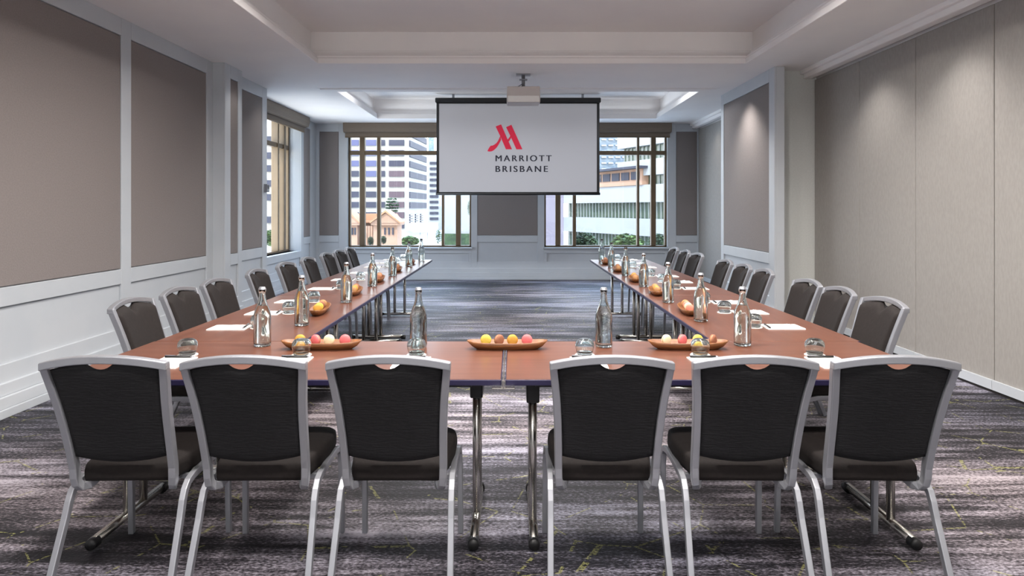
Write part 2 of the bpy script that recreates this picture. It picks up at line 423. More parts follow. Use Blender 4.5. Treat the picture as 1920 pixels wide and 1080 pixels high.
# ------------------------------------------------------------------ screen and projector
SY = 11.85
def sp(px, py, Y=SY): return ((px-962)*Y/1245, EYE+(391-py)*Y/1245)
x0, zt = sp(818.5, 184); x1, zb = sp(1124, 366.5)
sc = empty('projection_screen', ((x0+x1)/2, SY, zb)); ox, oz = (x0+x1)/2, zb
def sb(mb, xa, xb, ya, yb, za, zc): return mb.box(xa-ox, xb-ox, ya, yb, za-oz, zc-oz)
a0, t0 = sp(823.5, 194.5); a1, b0 = sp(1119, 360)
sb(MB(), a0, a1, -.004, .004, b0, t0).build('picture_surface', M['screen'], sc)
mb = MB(); sb(mb, x0, x1, -.006, .006, t0, zt-.08); sb(mb, x0, a0, -.006, .006, zb+.05, t0); sb(mb, a1, x1, -.006, .006, zb+.05, t0); sb(mb, x0, x1, -.006, .006, zb+.05, b0)
mb.build('border', M['black'], sc)
mb = MB(); sb(mb, x0-.02, x1+.02, -.06, .06, zt-.085, zt); mb.build('housing', M['black'], sc, bevel=.012)
mb = MB(); mb.tube([(x0-.01-ox, 0, zb+.03-oz), (x1+.01-ox, 0, zb+.03-oz)], .024, 12); mb.build('weight_bar', M['black'], sc, True)
for xx in (x0+.3, x1-.3):
    mb = MB(); sb(mb, xx-.02, xx+.02, -.02, .02, zt-.01, CEIL+D2+.002); mb.build('hanger', M['alu'], sc)
# emblem polygons traced as shapes, given in picture coordinates of the sign and built flat on the screen
def lg(c): # crop coords of the emblem
    X, Z = sp(880+c[0]/4.5, 120+c[1]/4.5); return (X-ox, Z-oz)
stand = Matrix(((1, 0, 0, 0), (0, 0, -1, 0), (0, 1, 0, 0), (0, 0, 0, 1)))
mb = MB()
for P in ([(222, 527), (268, 510), (360, 720), (309, 720), (262, 612)],
          [(262, 605), (268, 640), (252, 672), (236, 698), (220, 716), (203, 730), (188, 737), (168, 739), (152, 735), (166, 708), (180, 690), (196, 688), (212, 680), (228, 668), (240, 652), (252, 628)],
          [(310, 533), (355, 513), (448, 720), (397, 720), (350, 617)],
          [(350, 600), (352, 625), (334, 655), (322, 640), (340, 616)]):
    mb.prism([lg(p) for p in P], .0045, .0075, stand)
mb.build('emblem', M['logo'], sc)
def word(txt, px0, px1, pybot, pytop, spacing, name):
    cu = bpy.data.curves.new(name, 'FONT'); cu.body = txt; cu.space_character = spacing; cu.size = 1; cu.extrude = 0
    to = bpy.data.objects.new('tmp', cu); COL.objects.link(to)
    bpy.context.view_layer.update()
    me = bpy.data.meshes.new_from_object(to.evaluated_get(bpy.context.evaluated_depsgraph_get())); bpy.data.objects.remove(to)
    xs = [v.co.x for v in me.vertices]; ys = [v.co.y for v in me.vertices]
    X0, Zb = sp(px0, pybot); X1, Zt = sp(px1, pytop)
    for v in me.vertices:
        u = (v.co.x-min(xs))/(max(xs)-min(xs)); w_ = (v.co.y-min(ys))/(max(ys)-min(ys))
        v.co = (X0+(X1-X0)*u-ox, -.006, Zb+(Zt-Zb)*w_-oz)
    bb = bmesh.new()
    for k, dx in enumerate((-.0045, 0, .0045)):
        m2 = me.copy()
        for v in m2.vertices: v.co.x += dx; v.co.y -= k*.0004
        bb.from_mesh(m2)
    bb.to_mesh(me); bb.free()
    me.materials.clear(); me.materials.append(M['type'])
    o = bpy.data.objects.new(name, me); COL.objects.link(o); o.parent = sc; return o
word('MARRIOTT', 929.5, 1034, 302.5, 291.2, 1.35, 'lettering')
word('BRISBANE', 929.5, 1027, 322.5, 311, 1.35, 'lettering')
tag(sc, 'large black framed projection screen with red emblem hanging before the far windows', 'projection screen')

PY = 8.17
def pp(px, py): return sp(px, py, PY)
px0, pz1 = pp(950, 162); px1, pz0 = pp(1013, 192); pc = (px0+px1)/2
pj = empty('projector', (pc, PY+.15, pz0)); h = pz1-pz0; wd = (px1-px0)/2
MB().prism([(-wd, 0), (wd, 0), (wd+.0, .06), (wd-.005, h), (-wd+.005, h), (-wd, .06)], -.15, .17, stand @ T(0, 0, 0)).build('casing', M['proj'], pj, bevel=.012, seg=2)
MB().box(-wd+.01, wd-.01, -.175, -.15, .004, h*.42).build('lower_band', M['white'], pj, bevel=.008)
MB().lathe([(.0, .0), (.04, 0), (.045, .02), (.0, .03)], mtx=T(.09, .15, h*.5) @ Matrix.Rotation(-PI/2, 4, 'X')).build('lens', M['black'], pj, True)
mnt = MB().tube([(0, 0, h), (0, 0, CEIL-pz0-.012)], .022, 12).build('pole', M['alu'], pj, True)
MB().box(-.09, .09, -.06, .06, CEIL-pz0-.012, CEIL-pz0+.001).build('ceiling_plate', M['alu'], pj, bevel=.003)
MB().box(-.05, .05, -.04, .04, CEIL-pz0-.075, CEIL-pz0-.062).build('collar_plate', M['alu'], pj, bevel=.003)
MB().box(-.10, .10, -.08, .08, h-.002, h+.014).build('cradle', M['black'], pj, bevel=.003)
MB().tube([(0, -.03, h+.06), (-.04, -.06, h+.03), (-.09, -.14, h-.015), (-.13, -.165, h-.045), (-.15, -.156, h-.07)], .006, 8).build('cable', M['alu'], pj, True)
tag(pj, 'white ceiling projector on a short metal pole in front of the screen', 'projector')

# ------------------------------------------------------------------ tables
TZ = .73
def make_table(L, Wd, lx):
    """local X = length; local Y = width; legs at the two x positions lx"""
    r = empty('conference_table')
    MB().box(-L/2, L/2, -Wd/2, Wd/2, TZ-.018, TZ).build('tabletop', M['wood'], r, bevel=.0015)
    e = .003
    MB().box(-L/2-e, L/2+e, -Wd/2-e, -Wd/2+.012, TZ-.026, TZ-.0015).box(-L/2-e, L/2+e, Wd/2-.012, Wd/2+e, TZ-.026, TZ-.0015)\
        .box(-L/2-e, -L/2+.012, -Wd/2, Wd/2, TZ-.026, TZ-.0015).box(L/2-.012, L/2+e, -Wd/2, Wd/2, TZ-.026, TZ-.0015).build('edge_band', M['navy'], r, bevel=.004, seg=2)
    MB().box(-L/2+.12, L/2-.12, -Wd/2+.07, -Wd/2+.10, TZ-.05, TZ-.018).box(-L/2+.12, L/2-.12, Wd/2-.10, Wd/2-.07, TZ-.05, TZ-.018).build('under_rail', M['black'], r)
    for x in lx:
        s = 1 if x > 0 else -1
        g = MB().tube([(x, -.27, .035), (x, .27, .035)], .0195, 14).build('foot', M['chrome'], r, True)
        for yy in (-.27, .27):
            MB().lathe([(0, -.012), (.022, -.012), (.024, 0), (.024, .03), (0, .03)], 14, mtx=T(x, yy+(-.012 if yy < 0 else .012), .030) @ Matrix.Rotation(-PI/2 if yy < 0 else PI/2, 4, 'X')).build('foot_cap', M['black'], g, True)
        for yy in (-.03, .10):
            MB().tube([(x, yy, .04), (x, yy, TZ-.10)], .0175, 14).build('leg', M['chrome'], r, True)
        MB().prism([(-.075, 0), (.165, 0), (.165, -.02), (.130, -.07), (.130, -.15), (-.055, -.15), (-.055, -.07), (-.075, -.02)], x-.028, x+.028, Matrix(((0, 0, 1, 0), (1, 0, 0, 0), (0, 1, 0, TZ-.018), (0, 0, 0, 1)))).build('bracket', M['black'], r, bevel=.005)
        MB().tube([(x-s*.02, .035, TZ-.12), (x-s*.20, .035, TZ-.03)], .006, 8).tube([(x-s*.02, .02, TZ-.10), (x-s*.20, .02, TZ-.02)], .004, 8).build('brace', M['alu'], r, True)
    return r
TL = 1.778
proto_t = make_table(TL, .75, (-.79, .775))
proto_t.location = (-.9385, 3.005, 0)
tag(proto_t, 'cherry laminate folding table at the head of the U, left half', 'table', 'head tables joined across the front')
t2 = copy_tree(proto_t); t2.location = (.8615, 3.005, 0); t2.rotation_euler = (0, 0, 0)
t2.scale = (1, 1, 1)
# mirrored leg layout on the right half comes from turning it half a turn
t2.rotation_euler = (0, 0, PI)
tag(t2, 'cherry laminate folding table at the head of the U, right half', 'table', 'head tables joined across the front')
proto_s = make_table(1.795, .75, (-.78, .78))
NM = ('first', 'middle', 'farthest')
for side, X in (('left', -1.447), ('right', 1.395)):
    for k in range(3):
        o = proto_s if (side == 'left' and k == 0) else copy_tree(proto_s)
        o.location = (X, 3.385+.9+k*1.805, 0); o.rotation_euler = (0, 0, PI/2)
        tag(o, 'cherry laminate folding table in the %s row, %s of its three counting from the camera' % (side, NM[k]), 'table', 'folding tables in the two side rows')
cl = MB().box(-.0025, .0025, -.37, .375, .722, .7300).box(-.045, .045, -.402, -.380, .696, .702).box(-.003, .003, -.402, -.369, .700, .7308).build('linking_strip', M['chrome'], bevel=.001)
cl.location = (-.0385, 3.005, 0)
tag(cl, 'thin metal strip with a clip joining the two head tables', 'linking strip')

# ------------------------------------------------------------------ chairs (face +Y)
def make_chair():
    r = empty('banquet_chair')
    hw = [(.866, .2185), (.829, .2150), (.773, .2085), (.718, .2030), (.653, .1985), (.588, .1955), (.522, .1935), (.457, .192), (.42, .191)]
    def yb(z): return -.155-.128*max(0, (z-.44)/.426)**1.15
    pw, pd = .0135, .016
    # frame posts and arched top rail as one bent bar
    def top(u):  # u -1..1
        return Vector((u*.205, yb(.866)-.028*(1-u*u), .857+.030*(1-u*u)))
    path = []
    for s in (1,):
        pass
    mb = MB()
    for s in (-1, 1):
        pts = [Vector((s*(w_-pw), yb(z), z)) for z, w_ in hw]
        pts += [Vector((s*.1745, -.150, .395)), Vector((s*.168, -.135, .378)), Vector((s*.155, -.112, .376)), Vector((s*.148, -.08, .386)), Vector((s*.146, -.03, .388))]
        mb.tube(pts, 0, rect=(pw, pd), up=(1, 0, 0))
    rings = []
    for i in range(17):
        u = -1+i/8; p = top(u); p.x = u*(.2185-.001)
        rings.append([p+Vector((0, -pd, -.015)), p+Vector((0, pd, -.015)), p+Vector((0, pd, .013)), p+Vector((0, -pd, .013))])
    mb.loft(rings)
    mb.build('back_frame', M['alu'], r, bevel=.004, seg=2)
    # padded back: front and rear faces with a notch in the top edge
    def half(z):
        for (z1, w1), (z2, w2) in zip(hw, hw[1:]):
            if z1 >= z >= z2: return w2+(w1-w2)*(z-z2)/(z1-z2)
        return hw[0][1] if z > .866 else hw[-1][1]
    NU, NV = 32, 22
    def grid(front):
        g = []
        for j in range(NV+1):
            v = j/NV; row = []
            for i in range(NU+1):
                u = -1+2*i/NU
                zt_ = .857+.030*(1-u*u)-.014
                a = abs(u*.195)/.047
                if a < 1: zt_ -= (.044*(1-a) if front else .024*(1-a*a))
                zb_ = .502-.024*(1-u*u)
                z = zb_+(zt_-zb_)*v
                x = u*(half(z)-2*pw+.002)
                bow = -.028*(1-u*u)*max(0, (z-.5)/.36)
                edge = min(1, min(1-abs(u), v, 1-v)*9)
                e = math.sqrt(1-(1-edge)**2)
                y = yb(z)+bow + (e*.030+.004 if front else -e*.008-.002)
                row.append(Vector((x, y, z)))
            g.append(row)
        return g
    for front, nm, mt in ((True, 'backrest', 'seatcloth'), (False, 'back_panel', 'backcloth')):
        mb = MB(); g = grid(front)
        V = [[mb.bm.verts.new(p) for p in row] for row in g]
        B_ = [[mb.bm.verts.new(Vector((p.x, yb(p.z)-.028*(1-(p.x/.2)**2)*max(0, (p.z-.5)/.36)+(0 if front else .001), p.z))) for p in row] for row in g]
        for j in range(NV):
            for i in range(NU):
                mb.bm.faces.new((V[j][i], V[j][i+1], V[j+1][i+1], V[j+1][i]))
                mb.bm.faces.new((B_[j][i], B_[j+1][i], B_[j+1][i+1], B_[j][i+1]))
        rim = [(0, i) for i in range(NU)]+[(j, NU) for j in range(NV)]+[(NV, i) for i in range(NU, 0, -1)]+[(j, 0) for j in range(NV, 0, -1)]
        for k in range(len(rim)):
            (a, b_), (c_, d_) = rim[k], rim[(k+1) % len(rim)]
            mb.bm.faces.new((V[a][b_], V[c_][d_], B_[c_][d_], B_[a][b_]))
        mb.build(nm, M[mt], r, True)
    # seat cushion
    out = []
    def shape(k=1.0):
        pts = []
        prof = [(-.130, .160), (-.10, .172), (0, .190), (.12, .200), (.22, .198), (.262, .188), (.285, .165), (.295, .12)]
        L_ = [(-w_, y_) for y_, w_ in prof]; R_ = [(w_, y_) for y_, w_ in reversed(prof)]
        return L_+R_
    base = shape(); cx, cy = 0, .08
    def rg(k, z): return [(x*k, cy+(y_-cy)*k, z) for x, y_ in base]
    mb = MB(); mb.loft([rg(.93, .388), rg(.985, .394), rg(1, .408), rg(1, .432), rg(.985, .450), rg(.94, .460), rg(.8, .466), rg(.4, .468), rg(.1, .468)])
    mb.build('seat', M['seatcloth'], r, True)
    # legs
    for s in (-1, 1):
        q = []
        for p in ((s*.198, .20, .386), (s*.200, .06, .386), (s*.203, -.06, .384), (s*.2045, -.10, .376), (s*.206, -.128, .356), (s*.2065, -.145, .325), (s*.2075, -.165, .27), (s*.211, -.225, .13), (s*.214, -.28, 0)):
            q.append(p)
        MB().tube(q, 0, rect=(.011, .013), up=(1, 0, 0)).build('leg', M['alu'], r, bevel=.003, seg=2)
        MB().tube([(s*.199, .06, .386), (s*.201, .20, .386), (s*.203, .245, .378), (s*.204, .265, .355), (s*.2055, .272, .31), (s*.208, .283, 0)], 0, rect=(.011, .012), up=(1, 0, 0)).build('leg', M['alu'], r, bevel=.003, seg=2)
    MB().box(-.2, .2, .185, .205, .372, .388).build('cross_bar', M['alu'], r)
    MB().box(-.2, .2, -.06, -.04, .372, .388).build('cross_bar', M['alu'], r)
    return r
ch0 = make_chair()
used = [False]
def chair(x, y, rz, label, group):
    o = ch0 if not used[0] else copy_tree(ch0)
    used[0] = True
    o.location = (x, y, 0); o.rotation_euler = (0, 0, rz); tag(o, label, 'chair', group)
FX = [-1.435, -.945, -.435, .345, .850, 1.345]
PL = ['leftmost', 'second from left', 'third from left', 'third from right', 'second from right', 'rightmost']
for i, x in enumerate(FX):
    chair(x, 2.60, (.03, .02, 0, 0, -.02, -.04)[i], 'charcoal woven-back chair at the head table, seen from behind, %s of six' % PL[i], 'chairs along the head table')
OR = ['first from the camera', 'second from the camera', 'third from the camera', 'fourth from the camera', 'the middle one of nine', 'fourth from the far end', 'third from the far end', 'second from the far end', 'the farthest one']
LC = [3.76, 4.28, 4.81, 5.58, 6.28, 6.965, 7.66, 8.20, 8.74]
RC = [3.78, 4.31, 4.77, 5.60, 6.10, 6.62, 7.62, 8.16, 8.72]
for side, L_, s in (('left', LC, -1), ('right', RC, 1)):
    for i, y in enumerate(L_):
        chair(-1.87 if s < 0 else 1.83, y, s*PI/2+(random.uniform(-.05, .05) if i else .02), 'dark brown padded chair in the row by the %s wall, %s' % (side, OR[i]), 'chairs along the %s row' % side)

# ------------------------------------------------------------------ bottles
def make_bottle():
    r = empty('water_bottle')
    out = [(0, 0.002), (.030, 0), (.0385, .003), (.0415, .010), (.0415, .14), (.040, .158), (.034, .180), (.026, .200), (.019, .222), (.0155, .245), (.0145, .262), (.0175, .266), (.0175, .276), (.0150, .280)]
    inn = [(.0115, .280), (.0115, .245), (.0155, .222), (.0225, .200), (.0305, .180), (.0365, .158), (.0382, .14), (.0382, .018), (.034, .011), (0, .013)]
    MB().lathe(out+inn, 32).build('bottle_body', M['glass'], r, True)
    MB().lathe([(0, .0135), (.0336, .0115), (.0379, .0185), (.0379, .14), (.0362, .158), (.0302, .180), (.0222, .200), (0, .200)], 32).build('water', M['water'], r, 'auto')
    MB().lathe([(0, .290), (.013, .290), (.0155, .287), (.0175, .279), (.0185, .278), (.0178, .2805), (0, .2806)], 24).build('cap', M['alu'], r, 'auto')
    return r
b0 = make_bottle(); bused = False
b1 = None
BL = [(-1.235, 3.27), (-1.222, 3.84), (-1.20, 4.78), (-1.222, 5.77), (-1.205, 6.64), (-1.215, 7.75), (-1.18, 8.55)]
BR = [(1.133, 3.28), (1.125, 3.98), (1.116, 4.78), (1.127, 5.73), (1.13, 6.66), (1.13, 7.62), (1.13, 8.45)]
BO = ['nearest of that row', 'second of that row from the camera', 'third of that row from the camera', 'fourth of that row from the camera', 'fifth of that row from the camera', 'sixth of that row from the camera', 'farthest of that row']
allb = [(x, y, 'clear glass bottle of water on the %s tables, %s' % (s, BO[i]), i) for s, L_ in (('left', BL), ('right', BR)) for i, (x, y) in enumerate(L_)]
allb += [(-.463, 3.25, 'clear glass bottle of water alone near the inner edge of the left head table', 0),
         (.444, 3.25, 'clear glass bottle of water alone near the inner edge of the right head table', 0)]
for k, (x, y, lb, i) in enumerate(allb):
    o = b0 if k == 0 else copy_tree(b0)
    o.location = (x, y, TZ); o.rotation_euler = (0, 0, k*.7); tag(o, lb, 'bottle', 'glass water bottles on the tables')
    if i >= 4:
        for c_ in o.children:
            if c_.name.startswith('cap'):
                c_.data = c_.data.copy(); c_.data.materials.clear(); c_.data.materials.append(M['black']); c_['label'] = 'black screw cap'

# ------------------------------------------------------------------ glasses, coasters, pads, pens
def make_glass():
    out = [(.0335, 0), (.0385, .018), (.0425, .038), (.0435, .052), (.041, .066), (.034, .078), (.024, .0845), (.0, .086)]
    inn = [(0, .080), (.021, .0785), (.0315, .0735), (.0385, .060), (.0418, .050), (.0412, .038), (.0372, .018), (.0322, 0)]
    r = MB().lathe([(a, b_*.86) for a, b_ in out+inn], 32, closed=True).build('tumbler_glass', M['glass'], None, True); return r
g0 = make_glass()
c0 = MB().lathe([(0, 0), (.045, 0), (.045, .003), (0, .003)], 32).build('coaster', M['white'])
def make_pad():
    r = empty('notepad')
    MB().box(-.074, .074, -.105, .105, 0, .005).build('paper_block', M['white'], r)
    return r
p0 = make_pad()
def make_pen():
    r = empty('pen')
    MB().tube([(-.065, 0, .005), (.05, 0, .005)], .0048, 10).build('barrel', M['black'], r, True)
    MB().tube([(.05, 0, .005), (.066, 0, .005)], [.0046, .0012], 10).build('tip', M['alu'], r, True)
    MB().box(-.066, -.02, -.0012, .0012, .0095, .012).build('clip', M['alu'], r)
    return r
n0 = make_pen()
def make_mint():
    r = empty('wrapped_mint')
    MB().lathe([(0, 0), (.010, .001), (.013, .005), (.010, .010), (0, .011)], 16).build('mint', M['white'], r, True)
    MB().prism([(.011, -.003), (.026, -.010), (.026, .010), (.011, .003)], .004, .006).prism([(-.011, -.003), (-.026, -.010), (-.026, .010), (-.011, .003)], .004, .006).build('wrapper_end', M['white'], r)
    MB().box(-.0035, .0035, -.0035, .0035, .0105, .0118).build('printed_mark', M['black'], r)
    return r
m0 = make_mint()
first = [True]
def place(x, y, rz, where, pen_tilt=0.0, mint=True):
    """rz: direction from the sitter to the table; pad long side along it"""
    f = Vector((-math.sin(rz), math.cos(rz), 0)); rt = Vector((math.cos(rz), math.sin(rz), 0))
    fst = first[0]; first[0] = False
    P = Vector((x, y, TZ))
    def put(proto, pos, rot, label, cat, group):
        o = proto if fst else copy_tree(proto); o.location = pos; o.rotation_euler = (0, 0, rot); tag(o, label, cat, group)
    put(p0, P, rz+random.uniform(-.03, .03), 'blank white notepad '+where, 'notepad', 'white notepads at the places')
    put(n0, P+f*.085+rt*.0+Vector((0, 0, .005)), rz+pen_tilt, 'black pen lying on the notepad '+where, 'pen', 'black pens on the notepads')
    put(c0, P+f*.158, rz, 'round white coaster '+where, 'coaster', 'round paper coasters')
    put(g0, P+f*.158+Vector((0, 0, .003)), rz, 'upturned stemless glass on its coaster '+where, 'glass', 'upturned glasses on the tables')
    if mint or fst: put(m0, P-f*.045+rt*.02+Vector((0, 0, .005)), rz+.3, 'small white wrapped mint on the notepad '+where, 'sweet', 'wrapped mints on the notepads')
for i, x in enumerate([-1.50, -.975, -.445, .33, .862, 1.39]):
    place(x, 2.902, 0, 'at the head table, '+PL[i].replace('of the six', 'of the six places'))
PLC = ['nearest the camera', 'second place', 'third place', 'fourth place', 'fifth place', 'sixth place', 'seventh place', 'second farthest place', 'farthest place']
for i, y in enumerate(LC): place(-1.60, y, -PI/2, 'in the left table row, '+PLC[i], .12)
for i, y in enumerate(RC): place(1.53, y, PI/2, 'in the right table row, '+PLC[i], -.1)

# ------------------------------------------------------------------ trays of macarons
def make_tray():
    def el(a, b_, z, n=36, p=2.6):
        pts = []
        for k in range(n):
            t = 2*PI*k/n; c_, s_ = math.cos(t), math.sin(t)
            pts.append((a*math.copysign(abs(c_)**(2/p), c_), b_*math.copysign(abs(s_)**(2/p), s_), z))
        return pts
    lip = [(x, y, z+.006*(abs(x)/.195)**3) for x, y, z in el(.195, .058, .036)]
    lin_ = [(x, y, z+.006*(abs(x)/.187)**3) for x, y, z in el(.187, .051, .036)]
    return MB().loft([el(.145, .034, 0), el(.17, .046, .014), lip, lin_, el(.165, .040, .022), el(.14, .030, .018)]).build('serving_tray', M['tray'], None, True)
tr0 = make_tray()
MC = {'mustard': (182, 134, 48), 'pink': (204, 98, 100), 'cream': (214, 202, 166), 'yellow': (198, 172, 66), 'brown': (136, 86, 62), 'salmon': (200, 124, 104), 'tan': (160, 118, 76)}
for k, v in MC.items(): M['mac_'+k] = noisy('macaron_'+k, v, tuple(min(255, c_+8) for c_ in v), ns=200, rough=.7)
M['fill'] = noisy('macaron_filling', (190, 150, 110), (170, 126, 90), ns=80, rough=.7)
RM = Matrix.Rotation(PI/2, 4, 'X')
def make_mac(col, small=False):
    R_ = .026
    sh = [(0, .013), (.012, .0128), (.020, .011), (.025, .007), (R_, .0045), (.0245, .0025), (0, .0025)]
    if small:
        o = MB().lathe([(0, .013), (.020, .011), (R_, .005), (.024, .002), (.024, -.002), (R_, -.005), (.020, -.011), (0, -.013)], 20, mtx=RM).build('macaron', M['mac_'+col], None, True)
        return o
    r = empty('macaron')
    MB().lathe(sh, 28, mtx=RM).build('shell', M['mac_'+col], r, True)
    MB().lathe([(a, -b_) for a, b_ in sh], 28, mtx=RM).build('shell', M['mac_'+col], r, True)
    MB().lathe([(0, .0026), (.0235, .0026), (.0235, -.0026), (0, -.0026)], 24, mtx=RM).build('filling', M['fill'], r)
    return r
macs = {}
def mac(col, x, y, rz, label, small=False):
    key = (col, small)
    if key not in macs: macs[key] = o = make_mac(col, small)
    else: o = copy_tree(macs[key])
    o.location = (x, y, TZ+.0185+.0245); o.rotation_euler = (0, 0, rz); tag(o, label, 'macaron', 'macarons in the wooden trays')
tused = [False]
def tray(x, y, rz, label):
    o = tr0 if not tused[0] else copy_tree(tr0); tused[0] = True
    o.location = (x, y, TZ); o.rotation_euler = (0, 0, rz); tag(o, label, 'tray', 'wooden macaron trays')
for x, xs, cols, turns, wh in ((-.923, (-1.026, -.951, -.887, -.81), ('mustard', 'pink', 'cream', 'pink'), (.05, -.5, .0, .1), 'left tray of the head table'),
                        (-.028, (-.131, -.067, -.003, .067), ('yellow', 'brown', 'mustard', 'pink'), (.05, .7, .2, -.1), 'middle tray of the head table'),
                        (.843, (.739, .816, .890, .964), ('cream', 'pink', 'yellow', 'brown'), (.5, .6, .3, .8), 'right tray of the head table')):
    tray(x, 3.20, 0, 'long boat-shaped wooden tray of macarons, '+wh.replace('tray of', 'one on'))
    for k, (mx_, c_, tn) in enumerate(zip(xs, cols, turns)):
        mac(c_, mx_, 3.20, tn, '%s macaron standing %s in the %s' % (c_, ('at the left end', 'second from left', 'third from left', 'at the right end')[k], wh))
YT = [4.32, 5.27, 6.20, 7.18, 8.15]
TO = ['nearest', 'second', 'third', 'fourth', 'farthest']
sets = {'left': [('mustard', 'yellow', 'brown', 'tan'), ('tan', 'mustard', 'tan', 'brown'), ('brown', 'tan', 'salmon', 'tan'), ('brown', 'tan', 'brown', 'tan'), ('brown', 'salmon', 'tan', 'brown')],
        'right': [('salmon', 'cream', 'salmon', 'tan'), ('tan', 'mustard', 'tan', 'tan'), ('tan', 'brown', 'mustard', 'tan'), ('tan', 'brown', 'tan', 'brown'), ('brown', 'tan', 'salmon', 'tan')]}
for side, X, s in (('left', -1.255, 1), ('right', 1.135, -1)):
    for k, y in enumerate(YT):
        tray(X, y, PI/2+s*.12, 'boat-shaped wooden tray of macarons in the %s table row, %s counting from the camera' % (side, TO[k]))
        for q, c_ in enumerate(sets[side][k]):
            dy = -.105+q*.07
            mac(c_, X-s*.12*dy, y+dy, s*.5, '%s macaron, number %s from the near end of the %s tray in the %s row' % (c_, ('one', 'two', 'three', 'four')[q], TO[k], side), small=k > 0)

# ------------------------------------------------------------------ outside
M['bwhite'] = noisy('sunlit_render', (130, 129, 127), (135, 134, 132), ns=.2, rough=.8)
M['bcream'] = noisy('cream_concrete', (132, 126, 116), (138, 132, 122), ns=.2, rough=.8)
M['bglass'] = mat('tinted_windows', (30, 30, 44), .3, spec=.3)
M['bblue'] = mat('blue_tinted_windows', (44, 46, 80), .3)
M['bred'] = mat('plum_tinted_windows', (48, 25, 36), .3)
M['bgrey'] = mat('grey_windows', (50, 50, 58), .7, spec=.2)
M['stone'] = noisy('pink_sandstone', (142, 110, 88), (150, 118, 96), ns=.6, rough=.85)
M['roofst'] = noisy('terracotta_roof', (150, 104, 70), (156, 112, 82), ns=.8, rough=.85)
M['pinkwall'] = noisy('mauve_render', (84, 78, 86), (88, 82, 90), ns=.3, rough=.8)
M['blueg'] = noisy('blue_glass_wall', (60, 80, 96), (104, 116, 124), (1, 1, 2), .8, .25)
M['greeng'] = noisy('greenish_ribbon_glass', (28, 44, 28), (60, 72, 56), (1, 1, 2), .35, .25)
M['asphalt'] = noisy('street', (190, 188, 184), (196, 193, 190), ns=.2, rough=.9)
M['leaf'] = noisy('foliage', (46, 66, 30), (84, 104, 50), ns=2, rough=.8)
M['leaf2'] = noisy('dark_foliage', (30, 46, 26), (54, 72, 40), ns=2, rough=.8)
M['bark'] = noisy('bark', (110, 92, 76), (130, 112, 94), ns=6, rough=.9)
M['ribdk'] = mat('window_bar', (130, 134, 130), .5)
GZ = -7.0
gr = MB().box(-160, 160, 14, 400, GZ-.2, GZ).build('street_ground', M['asphalt']); struct(gr)
def wx(px, D): return (px-962)*D/1245
def wz(py, D): return EYE+(391-py)*D/1245
# banded office tower, two facades
D = 200
tw = empty('office_tower', (wx(700, D), D, GZ))
def loc_box(mb, o, a, b, c_, d_, e, f): return mb.box(a-o.location.x, b-o.location.x, c_-o.location.y, d_-o.location.y, e-o.location.z, f-o.location.z)
loc_box(MB(), tw, wx(600, D), wx(765.0, D), D, D+9, GZ, wz(150, D)).build('wall', M['bcream'], tw)
rows = [248.5+19.35*k-19.35 for k in range(0, 11)]
for k, yc in enumerate(rows):
    for a, b, mt in ((634, 646, 'bglass'), (655, 673, 'bblue' if k < 5 else 'bglass'), (686, 705.5, 'bblue' if k < 6 else 'bglass'), (714, 722, 'bglass'), (729.5, 758, 'bglass' if k < 5 or k > 9 else 'bred')):
        loc_box(MB(), tw, wx(a, D), wx(b, D), D-.4, D+.1, wz(yc+5.4, D), wz(yc-5.4, D)).build('window', M[mt], tw)
tag(tw, 'cream office tower with rows of tinted window bands behind the sandstone courthouse', 'building')
# angled neighbour facade
fa = Vector((wx(766, 199), 199, 0)); fb = Vector((wx(801, 228), 228, 0)); dv = fb-fa; L_ = dv.length; an = math.atan2(dv.y, dv.x)
wgo = empty('office_wing', (fa.x, fa.y, GZ), an)
MB().box(.6, 10, 0, .3, 0, wz(150, 199)-GZ).box(10, L_, 0, 12, 0, wz(150, 199)-GZ).build('wall', M['bwhite'], wgo)
for k in range(9):
    zc = (391-(268.5+19.35*k-19.35))*199/1245+EYE-GZ
    if 268.5+19.35*(k-1) > 392: continue
    MB().box(.8, L_-2, -.4, .1, zc-.9, zc+.9).build('window', M['bgrey'], wgo)
for k in range(6):
    for j in range(3):
        MB().box(1+j*8, 6+j*8, -.4, .1, .5+wz(400, 199)-GZ-k*.75-1.2, .85+wz(400, 199)-GZ-k*.75-1.2).build('louvre', M['bglass'], wgo)
tag(wgo, 'white office wing set at an angle, grey window bands above dark louvres', 'building')
D = 260
nt = empty('narrow_tower', (wx(812, D), D, GZ))
loc_box(MB(), nt, wx(802, D), wx(828, D), D, D+20, GZ, wz(291, D)).build('wall', M['bwhite'], nt)
for k in range(14):
    loc_box(MB(), nt, wx(806, D), wx(822, D), D-.4, D+.1, wz(306+k*10.4+2.4, D), wz(306+k*10.4-2.4, D)).build('window', M['bgrey'], nt)
tag(nt, 'pale narrow tower with small window rows beside the screen edge', 'building')
D = 330
bt = empty('far_blue_tower', (wx(809, D), D, GZ))
loc_box(MB(), bt, wx(803, D), wx(814, D), D, D+20, GZ, wz(245, D)).build('wall', M['blueg'], bt)
tag(bt, 'hazy blue glass tower far behind, at the left edge of the screen', 'building')
